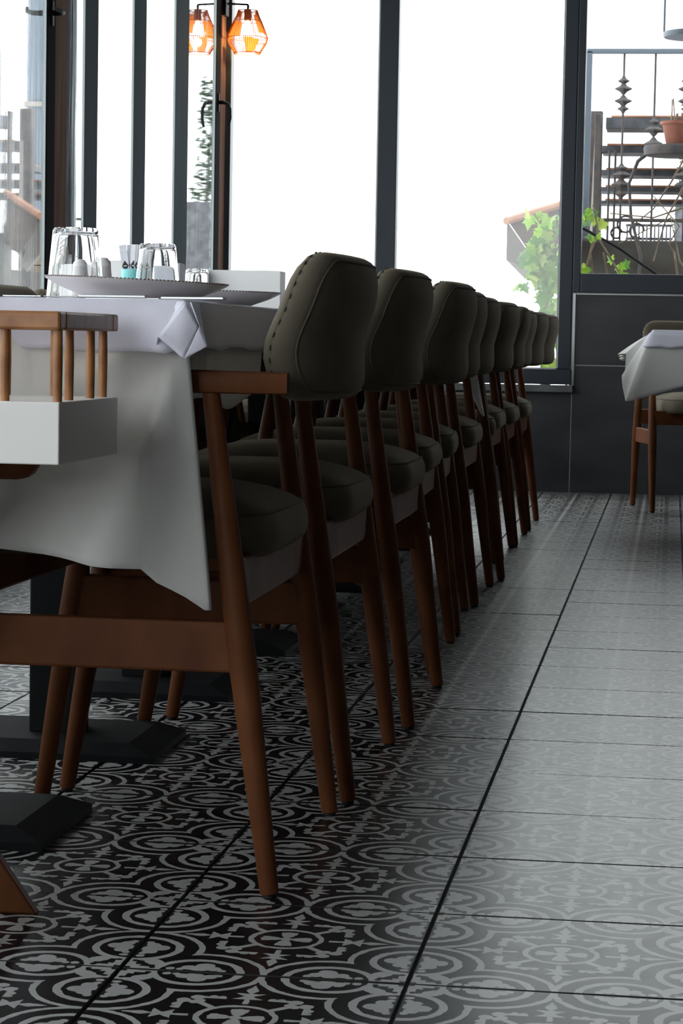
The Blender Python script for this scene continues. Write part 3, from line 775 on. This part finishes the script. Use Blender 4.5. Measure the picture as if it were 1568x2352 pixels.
nap = mesh('folded_napkin', [(-.040, 0, 0), (.042, 0, 0), (0, .012, .034), (-.040, .004, 0), (.042, .004, 0), (0, .014, .034)], [[0, 1, 2], [5, 4, 3], [0, 3, 4, 1], [1, 4, 5, 2], [2, 5, 3, 0]], 'paper', None, False)
nap.location = (-.675, 2.50, TT + .0002); tag(nap, 'folded paper napkin triangle in front of the far white box', 'napkin')
def shaker(x, y, rz, lab):
    r = empty('shaker', (x, y, TT), rz, label=lab, cat='shaker')
    G().lathe([(.017, 0), (.0185, .003), (.0170, .030), (.0145, .055), (.0135, .064)], 24).obj('body', 'china', r, True)
    G().lathe([(.0138, .064), (.0135, .070), (.008, .077), (0, .078)], 24).obj('lid', 'white', r, True); return r
shaker(-.668, 1.10, 0, 'white shaker behind the largest glass, left of its pair'); shaker(-.638, 1.12, 0, 'white shaker behind the largest glass, right of its pair')
su = empty('sugar_holder', (-.640, 1.36, TT), label='teal ceramic pot holding white sugar sticks', cat='sugar pot')
G().lathe([(.022, 0), (.024, .004), (.024, .066), (.0215, .067), (.0205, .034), (0, .033)], 28).obj('pot', 'teal', su, True)
for i, (dx, dy, tilt, ro) in enumerate([(-.017, -.004, -.16, .1), (-.009, .006, -.06, .3), (-.002, -.012, .03, -.1), (.007, -.013, .06, .2), (.012, .004, .12, 0), (.018, -.004, .2, .2), (0, .012, -.02, .5)]):
    vs = []
    for z, hw, dp_ in ((0, .0062, .0005), (.006, .0062, .0025), (.062, .0062, .0025), (.068, .0062, .0006), (.074, .0064, .0005)):
        for a, b in ((-1, -1), (1, -1), (1, 1), (-1, 1)): vs.append((a * hw, b * dp_, z))
    fs = [[0, 1, 2, 3][::-1], [16, 17, 18, 19]] + [[l * 4 + k, l * 4 + (k + 1) % 4, l * 4 + 4 + (k + 1) % 4, l * 4 + 4 + k] for l in range(4) for k in range(4)]
    st = mesh('sugar_stick', vs, fs, 'paper', su, False); st.location = (dx * .6, dy * .8, .0345); st.rotation_euler = (0, tilt, ro)
    for zc in (.038,):
        dm = mesh('print', [(-.0058, -.0030, zc), (0, -.0030, zc - .009), (.0058, -.0030, zc), (0, -.0030, zc + .009), (-.0058, -.0026, zc), (0, -.0026, zc - .009), (.0058, -.0026, zc), (0, -.0026, zc + .009)], [[0, 1, 2, 3], [0, 4, 5, 1], [1, 5, 6, 2], [2, 6, 7, 3], [3, 7, 4, 0]], 'ink', st, False)
        mesh('print_bar', [(-.003, -.0033, zc - .0008), (.003, -.0033, zc - .0008), (.003, -.0033, zc + .0008), (-.003, -.0033, zc + .0008)], [[0, 1, 2, 3]], 'paper', dm, False)
sb = G().box((-.026, -.022, 0), (.026, .022, .082), .004).obj('card_holder', 'paper'); sb.location = (-.612, 1.50, TT); tag(sb, 'white upright holder seen through the middle tumbler', 'holder')
def knife(x, y, rz, lab, fork=False):
    r = empty('fork' if fork else 'knife', (x, y, TT), rz, label=lab, cat='cutlery')
    G().box((-.005, -.105, .0008), (.005, -.01, .005), .0015).obj('handle', 'steel', r)
    if fork:
        G().box((-.004, -.01, .001), (.004, .045, .003), .001).obj('neck', 'steel', r)
        for k in range(4): G().box((-.011 + .0062 * k, .045, .001), (-.0085 + .0062 * k, .095, .003), .0005).obj('tine', 'steel', r)
        G().box((-.011, .04, .001), (.0101, .048, .003), .0005).obj('fork_root', 'steel', r)
    else: G().box((-.008, -.01, .0008), (.008, .105, .0028), .001).obj('blade', 'steel', r)
    return r
knife(-.405, .475, math.radians(72), 'steel knife lying at the cloth corner, right of the near plate')
knife(-.50, .405, math.radians(80), 'steel fork before the near plate', True)
knife(-.72, .56, math.radians(20), 'steel knife lying left of the near plate')

# ------------------------------------------------------------------ rattan wall lamp on the corner sash
LX, LY = -1.818, 8.735
lp = empty('wall_lamp', (LX, LY, 0), label='rattan cage wall lamp glowing orange beside the corner sash', cat='lamp')
zt, zb = 2.322, 2.098
prof = [(.047, 2.315), (.056, 2.29), (.078, 2.24), (.096, 2.196), (.1, 2.18), (.094, 2.155), (.07, 2.118), (.062, 2.102)]
def rad(z):
    for (r0, z0), (r1, z1) in zip(prof, prof[1:]):
        if z1 <= z <= z0: return r0 + (r1 - r0) * (z0 - z) / (z0 - z1)
    return prof[-1][0]
cg = G()
for k in range(64):
    t_ = 2 * PI * k / 64; cg.tube([(r * cos(t_), r * sin(t_), z) for r, z in prof], .0013, 4, False)
sh = cg.obj('lamp_shade', 'rattan', lp, True)
for z in (2.313, 2.262, 2.180, 2.108):
    r_ = rad(z) + .001; G().tube([(r_ * cos(t_), r_ * sin(t_), z) for t_ in [2 * PI * k / 48 for k in range(49)]], .0017, 6, False).obj('cane_ring', 'rattan', sh, True)
for a0, a1, z0, z1 in ((.2, 1.1, 2.215, 2.30), (2.2, 2.8, 2.20, 2.27), (3.5, 4.1, 2.17, 2.255), (4.9, 5.5, 2.115, 2.17), (0.0, .7, 2.11, 2.16), (2.6, 3.3, 2.105, 2.145), (5.6, 6.2, 2.2, 2.3), (1.4, 1.9, 2.12, 2.2)):
    vs, fs = [], []
    for i in range(7):
        for j in range(4):
            z = z0 + (z1 - z0) * j / 3; t_ = a0 + (a1 - a0) * i / 6 + .1 * (j - 1.5) * .3; r_ = rad(z) - .003; vs.append((r_ * cos(t_), r_ * sin(t_), z))
    for i in range(6):
        for j in range(3): k = i * 4 + j; fs.append([k, k + 1, k + 5, k + 4])
    mesh('woven_patch', vs, fs, 'rattan', sh)
G().lathe([(.016, 2.318), (.018, 2.312), (.018, 2.268), (.014, 2.264)], 20).obj('lamp_holder', 'iron', lp, True)
G().lathe([(0, 2.196), (.010, 2.199), (.017, 2.210), (.019, 2.222), (.015, 2.240), (.010, 2.254), (.009, 2.266)], 24).obj('bulb', 'bulb', lp, True)
G().tube([(-.099, -.01, 2.345), (0, 0, 2.342), (.001, 0, 2.338), (0, 0, 2.315)], [.0055, .005, .0065, .006], 10).obj('bracket', 'black', lp, True)
G().box((-.127, -.06, 2.285), (-.097, .02, 2.42), .003).obj('wall_plate', 'black', lp)
ld = bpy.data.lights.new('bulb_light', 'POINT'); ld.energy = .9; ld.color = (1, .6, .22); ld.shadow_soft_size = .02
lo = bpy.data.objects.new('bulb_light', ld); link(lo, lp); lo.location = (0, 0, 2.16)

# ------------------------------------------------------------------ outside the end wall
tag(box('parapet_wall', (-.30, 10.6, -.3), (2.2, 10.8, at(1450, 552, 10.6).z), 'parapet', None, .01), 'stained concrete parapet wall outside under the iron railing', None, None, 'structure')
tag(box('terrace_ground', (-.30, 10.8, .9), (3.0, 14, 1.1), 'parapet'), 'raised terrace ground outside', None, None, 'structure')
RY = 10.7
ra = empty('iron_railing', (0, RY, 0), label='rusty wrought-iron railing with cast collars outside the end window', cat='railing')
zt = at(1450, 118, RY).z; zbm = at(1450, 553, RY).z
xs = [at(p, 118, RY).x for p in (1356, 1434, 1506, 1580, 1655, 1730, 1805)]
G().box((xs[0] - .02, -.02, zt - .014), (1.0, .02, zt + .014), .004).obj('handrail', 'iron_grey', ra)
G().box((xs[0] - .022, -.02, zbm - .01), (xs[0] + .012, .02, zt), .003).obj('end_post', 'iron_grey', ra)
G().box((xs[0], -.012, at(1450, 505, RY).z - .012), (1.0, .012, at(1450, 505, RY).z + .008), .002).obj('lower_rail', 'iron', ra)
sc = FPX / (RY - CAM.y)
def collar(g_, x, py, hp, wp):
    z = at(1430, py, RY).z; h_, w_ = hp / sc / 2, wp / sc / 2 * 1.3
    g_.lathe([(.008, -h_), (w_ * .45, -h_ * .5), (w_, -.1 * h_), (w_, .1 * h_), (w_ * .45, h_ * .5), (.008, h_)], 4, (x, 0, z))
for i, x in enumerate(xs[1:]):
    b = G().tube([(x, 0, zbm), (x, 0, zt)], .0065, 8).obj('baluster', 'iron', ra, True)
    c = G()
    for py, hp, wp in ([(186, 22, 20), (204, 26, 30), (232, 26, 30), (250, 20, 20), (386, 20, 22), (402, 26, 34), (424, 30, 34), (445, 30, 20)] if i % 2 == 0 else [(280, 26, 18), (298, 30, 32), (330, 30, 32), (346, 18, 20)]): collar(c, x, py, hp, wp)
    c.obj('cast_collar', 'iron', b)
for j, (px, py, r) in enumerate([(1415, 535, .03), (1436, 515, .045), (1462, 530, .04)]):
    p = at(px, py, RY); G().tube([(p.x + r * cos(t_), 0, p.z + r * sin(t_)) for t_ in [2 * PI * k / 24 for k in range(21)]], .006, 6).obj('scroll', 'iron', ra, True)

# stair treads rising beyond the railing
st = empty('outdoor_stair', (0, 0, 0), label='open outdoor stair of weathered treads with rusty nosings behind the railing', cat='stairs')
for py, th, Y, xl in ((270, 30, 11.2, 1392), (334, 21, 11.5, 1383), (389, 18, 11.8, 1381), (428, 15, 12.1, 1380), (459, 12, 12.4, 1379)):
    a, b = at(xl + 18, py, Y), at(xl, py + th, Y); r_ = 1.6
    k = (Y - CAM.y) / FPX
    G().box((b.x, Y - .14, b.z), (r_, Y + .14, a.z - .012), .004).obj('tread', 'tread', st)
    G().box((b.x + .03, Y - .142, a.z - .012), (r_, Y + .142, a.z), .003).obj('nosing', 'tread_top', st)
for px, Y in ((1374, 11.1), (1380, 12.5)):
    p = at(px, 300, Y); G().box((p.x - .02, Y - .03, 1.1), (p.x + .015, Y + .03, at(px, 262 if Y < 12 else 430, Y).z), .004).obj('stair_post', 'iron', st)
for px in (1398, 1412):
    p = at(px, 400, 11.2); G().tube([(p.x, 11.2, 1.1), (p.x, 11.2, at(px, 345, 11.2).z)], .007, 8).obj('stair_post', 'iron', st, True)
G().box((1.55, 11.1, 1.1), (1.62, 12.5, 2.2), .01).obj('stringer', 'iron', st)
# dark gate post with a pale board leaning on it
gp = at(1357, 400, 11.4)
tag(G().box((gp.x - .02, 11.36, 1.1), (gp.x + .062, 11.44, at(1357, 256, 11.4).z), .006).obj('gate_post', 'iron', None), 'dark mossy gate post at the edge of the stair', 'post')
q0, q1 = at(1353, 500, 11.25), at(1370, 330, 11.25)
tag(G().tube([(q0.x + .012, 11.25, 1.1), (q1.x, 11.30, q1.z)], .016, 4, True).obj('leaning_board', 'awning_pale', None), 'pale narrow board leaning on the dark gate post', 'board')
# round iron stand with a potted plant
ps = at(1545, 345, 10.35); sx, sz = ps.x + .03, at(1545, 336, 10.35).z
sd_ = empty('plant_stand', (sx, 10.35, 0), label='round wrought-iron stand with curved legs carrying the terracotta pot', cat='plant stand')
G().lathe([(.17, sz - .055), (.185, sz - .05), (.190, sz - .012), (.185, sz), (0, sz + .001)], 40).obj('stand_top', 'iron', sd_, True)
gz = at(1450, 552, 10.6).z - .9
for t_ in (PI * .96, PI * .35, -PI * .35):
    c_, s_ = cos(t_), sin(t_)
    G().tube([(c_ * r, s_ * r, z) for r, z in ((.16, sz - .03), (.22, sz - .08), (.265, sz - .2), (.25, sz - .38), (.19, sz - .6), (.22, sz - .95), (.26, 0.0))], [.013, .011, .009, .009, .009, .009, .010], 8).obj('leg', 'iron', sd_, True)
pt = empty('potted_plant', (sx + .02, 10.35, sz + .001), label='terracotta pot of dry flowers on the iron stand outside', cat='potted plant')
G().lathe([(.082, 0), (.092, .02), (.108, .10), (.114, .112), (.122, .114), (.124, .130), (.112, .131), (.106, .115), (0, .112)], 36).obj('pot', 'terracotta', pt, True)
G().lathe([(0, .113), (.105, .114), (.106, .110)], 24).obj('soil', 'soil', pt)
tw = G()
for k in range(44):
    t_ = random.uniform(0, 6.28); r_ = random.uniform(0, .09); hh_ = random.uniform(.03, .07) if k > 3 else .14
    tw.tube([(r_ * cos(t_), r_ * sin(t_), .11), (r_ * 1.1 * cos(t_) + random.uniform(-.01, .01), r_ * 1.1 * sin(t_), .113 + hh_)], .0042, 4)
tag(tw.obj('stems', 'stem', pt), kind='stuff')
fl_ = G()
for k in range(5): fl_.lathe([(.0, -.012), (.016, -.004), (.018, .006), (0, .012)], 8, (.03 + .02 * cos(k * 1.3), -.05 + .02 * sin(k * 1.3), .155 + .006 * k))
fl_.obj('flower', 'petal', pt, True)
# dark cable running down across the parapet
ca, cb, cc = at(1330, 520, 9.6), at(1420, 570, 9.6), at(1512, 634, 9.6)
tag(G().tube([ca + Vector((-.03, 0, .014)), ca, cb, cc, cc + Vector((.25, 0, -.22))], .0085, 8).obj('hanging_cable', 'black', None, True), 'dark cable sagging diagonally outside across the parapet', 'cable')
# far picket fence and distant block
fe = empty('picket_fence', (0, 13.6, 0), label='pale picket fence behind the outdoor stair', cat='fence')
fz0, fz1 = 1.1, at(1450, 515, 13.6).z
for k in range(12):
    x = at(1440 + 9 * k, 530, 13.6).x; G().box((x - .006, -.01, fz0), (x + .006, .01, fz1), .002).obj('picket', 'tread', fe)
x0, x1 = at(1436, 530, 13.6).x, at(1545, 530, 13.6).x
for py in (517, 548): z = at(1450, py, 13.6).z; G().box((x0, .008, z - .009), (x1, .025, z + .009)).obj('fence_rail', 'tread', fe)
hb0, hb1 = at(1000, 640, 90), at(1042, 580, 90)
hz = empty('distant_building', (hb0.x, 90, 0), label='hazy pale building far away above the chair backs', cat='building')
G().box((0, 0, -4), (hb1.x - hb0.x, 4, hb1.z)).obj('wall', 'far', hz)
G().box((-.15, -.15, hb1.z), (hb1.x - hb0.x + .15, 4.15, hb1.z + .25)).obj('roof', 'far', hz)

# brown awning corner behind the ivy
aw = empty('awning', (0, 10.2, 0), label='brown awning corner behind the ivy outside the tall pane', cat='awning')
def sl(name, pts, m, d=.03):
    vs = [at(a, b, Y) for a, b, Y in pts]; n_ = len(vs); off = Vector((0, d, 0)); base = Vector((0, 10.2, 0))
    G().add([v - base for v in vs] + [v - base + off for v in vs], [list(range(n_)), list(range(n_, 2 * n_))[::-1]] + [[k, (k + 1) % n_, n_ + (k + 1) % n_, n_ + k] for k in range(n_)]).obj(name, m, aw)
sl('canopy', [(1164, 505, 10.20), (1262, 478, 10.55), (1330, 458, 10.80), (1330, 570, 10.70), (1262, 600, 10.50), (1206, 566, 10.30)], 'awning')
sl('valance', [(1164, 508, 10.19), (1204, 566, 10.29), (1240, 626, 10.40), (1204, 640, 10.25), (1162, 597, 10.19)], 'awning_pale')
G().tube([at(1162, 508, 10.17) - Vector((0, 10.2, 0)), at(1330, 457, 10.77) - Vector((0, 10.2, 0))], .022, 8).obj('front_bar', 'tread_top', aw, True)
G().tube([at(1250, 560, 10.55) - Vector((0, 10.2, 0)), (at(1262, 560, 10.55).x, .7, -.3)], .03, 8).obj('awning_post', 'iron', aw, True)

pr_ = empty('stone_pier', (-.11, 12.2, 0), label='low tan stone pier on the terrace behind the parapet, mirrored low in the side glazing', cat='pier')
for k in range(3): box('stone_course', (-.11, -.2, 1.1 + .065 * k), (.11, .2, 1.16 + .065 * k), 'brick', pr_, .006)
struct('ledge', (-2.2, 8.99, -.4), (2.4, 10.6, -.25), 'parapet', 'narrow concrete ledge outside under the end windows')
# ivy: each leaf its own piece
lm = []
out = [(0, 0), (.28, -.12), (.50, .10), (.34, .22), (.62, .50), (.30, .52), (.22, .66), (0, 1.0), (-.22, .66), (-.30, .52), (-.62, .50), (-.34, .22), (-.50, .10), (-.28, -.12)]
for mm in ('leaf', 'leaf_pale', 'leaf_dark'):
    me = bpy.data.meshes.new('leaf'); vs = [(a, b, -.18 * abs(a) + .1 * (b - .4) ** 2 * -1) for a, b in out] + [(0, .35, 0)]
    me.from_pydata(vs, [], [[k, (k + 1) % 14, 14] for k in range(14)]); me.materials.append(M[mm]); lm.append(me)
def ivy(name, lab, spots, stems, Y, cnt, size):
    r = empty(name, (0, Y, 0), label=lab, cat='vine')
    for i, pts in enumerate(stems):
        G().tube([at(a, b, Y + .04 * sin(k * 2.1 + i)) - Vector((0, Y, 0)) for k, (a, b) in enumerate(pts)], [.006 - .0035 * k / len(pts) for k in range(len(pts))], 6).obj('stem', 'stem', r, True)
    if stems:
        b0 = at(*stems[0][0], Y); G().tube([(b0.x, 0, b0.z), (b0.x + .03, .05, -.25)], .007, 6).obj('stem', 'stem', r, True)
    for (cx, cy, rx, ry, n_) in spots:
        for k in range(n_):
            a, q = random.uniform(0, 6.28), math.sqrt(random.random())
            p = at(cx + rx * q * cos(a), cy + ry * q * sin(a), Y + random.uniform(-.12, .12)) - Vector((0, Y, 0))
            o = bpy.data.objects.new('leaf', random.choices(lm, (5, 2, 4))[0]); link(o, r); o.location = p
            s_ = size * random.uniform(.6, 1.25); o.scale = (s_, s_, s_)
            o.rotation_euler = (PI / 2 + random.gauss(.2, .5), random.gauss(PI, .6), random.gauss(0, .7))
    return r
ivy('ivy_vine', 'bright green ivy climbing outside the right side of the tall pane',
    [(1262, 520, 30, 40, 16), (1245, 575, 38, 40, 28), (1225, 610, 26, 24, 12), (1262, 630, 22, 30, 20), (1250, 600, 34, 60, 18), (1270, 690, 14, 60, 12), (1240, 640, 36, 14, 7), (1262, 668, 28, 22, 14), (1205, 655, 12, 10, 3), (1262, 710, 24, 24, 13), (1272, 760, 16, 40, 12), (1268, 828, 14, 16, 6), (1225, 492, 14, 10, 3)],
    [[(1300, 860), (1262, 760), (1255, 680), (1268, 600), (1258, 540), (1225, 490)], [(1300, 800), (1240, 660), (1215, 610), (1200, 600)], [(1255, 860), (1268, 700), (1250, 640), (1285, 560), (1288, 480)], [(1290, 640), (1262, 690), (1245, 730)]], 9.5, 90, .064)
ivy('ivy_vine', 'small ivy sprig and dry stems at the lower corner of the right window',
    [(1345, 500, 10, 14, 4), (1362, 480, 14, 24, 6), (1362, 540, 14, 10, 3), (1402, 590, 8, 6, 2), (1345, 615, 10, 8, 4), (1425, 610, 10, 6, 3), (1383, 510, 8, 8, 2), (1418, 632, 20, 6, 4)],
    [[(1340, 640), (1360, 560), (1375, 540), (1362, 470)], [(1430, 640), (1400, 590), (1372, 545), (1340, 545)], [(1362, 640), (1355, 580), (1372, 540), (1370, 500)], [(1400, 660), (1385, 580)]], 9.5, 30, .05)
ivy('dry_vine', 'leafless tangled vine hanging at the right edge of the end window', [], [[(1560, 660), (1548, 580), (1535, 560), (1560, 520), (1500, 450)], [(1590, 640), (1560, 600), (1540, 500), (1420, 560)], [(1575, 420), (1530, 500), (1500, 600)], [(1590, 330), (1540, 420), (1500, 480), (1450, 520)], [(1590, 470), (1500, 500), (1400, 490)]], 9.7, 0, .05)

# ------------------------------------------------------------------ lantern outside top right
la = at(1600, 60, 9.6); zl0, zl1 = at(1600, 84, 9.6).z, at(1600, -60, 9.6).z
ln = empty('lantern', (la.x, 9.6, 0), label='grey metal lantern hanging outside, cut by the top right corner', cat='lantern')
G().lathe([(.165, zl0 - .006), (.17, zl0), (.17, zl0 + .02), (.16, zl0 + .024)], 40).obj('base_ring', 'iron_grey', ln, True)
for k in range(4):
    t_ = PI / 4 + k * PI / 2 + .75; G().tube([(.165 * cos(t_), .165 * sin(t_), zl0 + .01), (.165 * cos(t_), .165 * sin(t_), zl1)], .006, 8).obj('upright', 'iron_grey', ln, True)
G().lathe([(.17, zl1), (.17, zl1 + .02), (.03, zl1 + .16), (.012, zl1 + .17), (.012, zl1 + .5)], 40).obj('lantern_cap', 'iron_grey', ln, True)

# ------------------------------------------------------------------ trees and a stone house outside, beyond the right of the window
def tree(x, y, hgt, lab):
    r = empty('tree', (x, y, 0), label=lab, cat='tree')
    G().tube([(0, 0, 0), (.05, 0, hgt * .4), (-.03, .05, hgt * .9)], [.05, .04, .015], 8).obj('trunk', 'bark', r, True)
    lv = G(); rnd = random.Random(int(x * 10 + y))
    for k in range(700):
        z = hgt * (.3 + .7 * rnd.random()); rr = (1.1 - z / hgt) * .26 + .05; a = rnd.uniform(0, 6.28); q = rr * math.sqrt(rnd.random())
        c = Vector((q * cos(a), q * sin(a), z + rnd.uniform(-.1, .1))); d = Vector((rnd.gauss(0, 1), rnd.gauss(0, 1), rnd.gauss(0, .5))).normalized() * .06; e_ = Vector((-d.y, d.x, rnd.uniform(-.03, .03))) * .5
        lv.add([c - d, c + e_, c + d, c - e_], [[0, 1, 2, 3]])
    tag(lv.obj('foliage', 'pine', r), kind='stuff'); return r
tree(.40, 20, 3.2, 'slim dark conifer outside, mirrored in the corner pane')
tag(box('grey_screen', (.26, 19.5, -.2), (.52, 19.56, 2.02), 'tread', None, .01), 'grey weathered screen before the slim conifer outside', 'screen')
gp_ = empty('timber_pillar', (2.06, 20, 0), label='tall timber-boarded pillar on a tan stone base outside, mirrored in the side glazing', cat='pillar')
for k in range(4): box('stone_course', (-.16, -.2, -.2 + .6 * k if k == 0 else .72 + .28 * (k - 1)), (.16, .2, .715 if k == 0 else .715 + .28 * k), 'brick', gp_, .008)
for k in range(5): box('board', (-.14 + .056 * k, -.17, 1.56), (-.087 + .056 * k, .17, 4.4), 'iron_grey', gp_, .006)
box('cross_rail', (-.16, -.2, 2.05), (.16, .2, 2.2), 'tread', gp_, .006); box('cross_rail', (-.16, -.2, 2.95), (.16, .2, 3.0), 'awning_pale', gp_, .006)
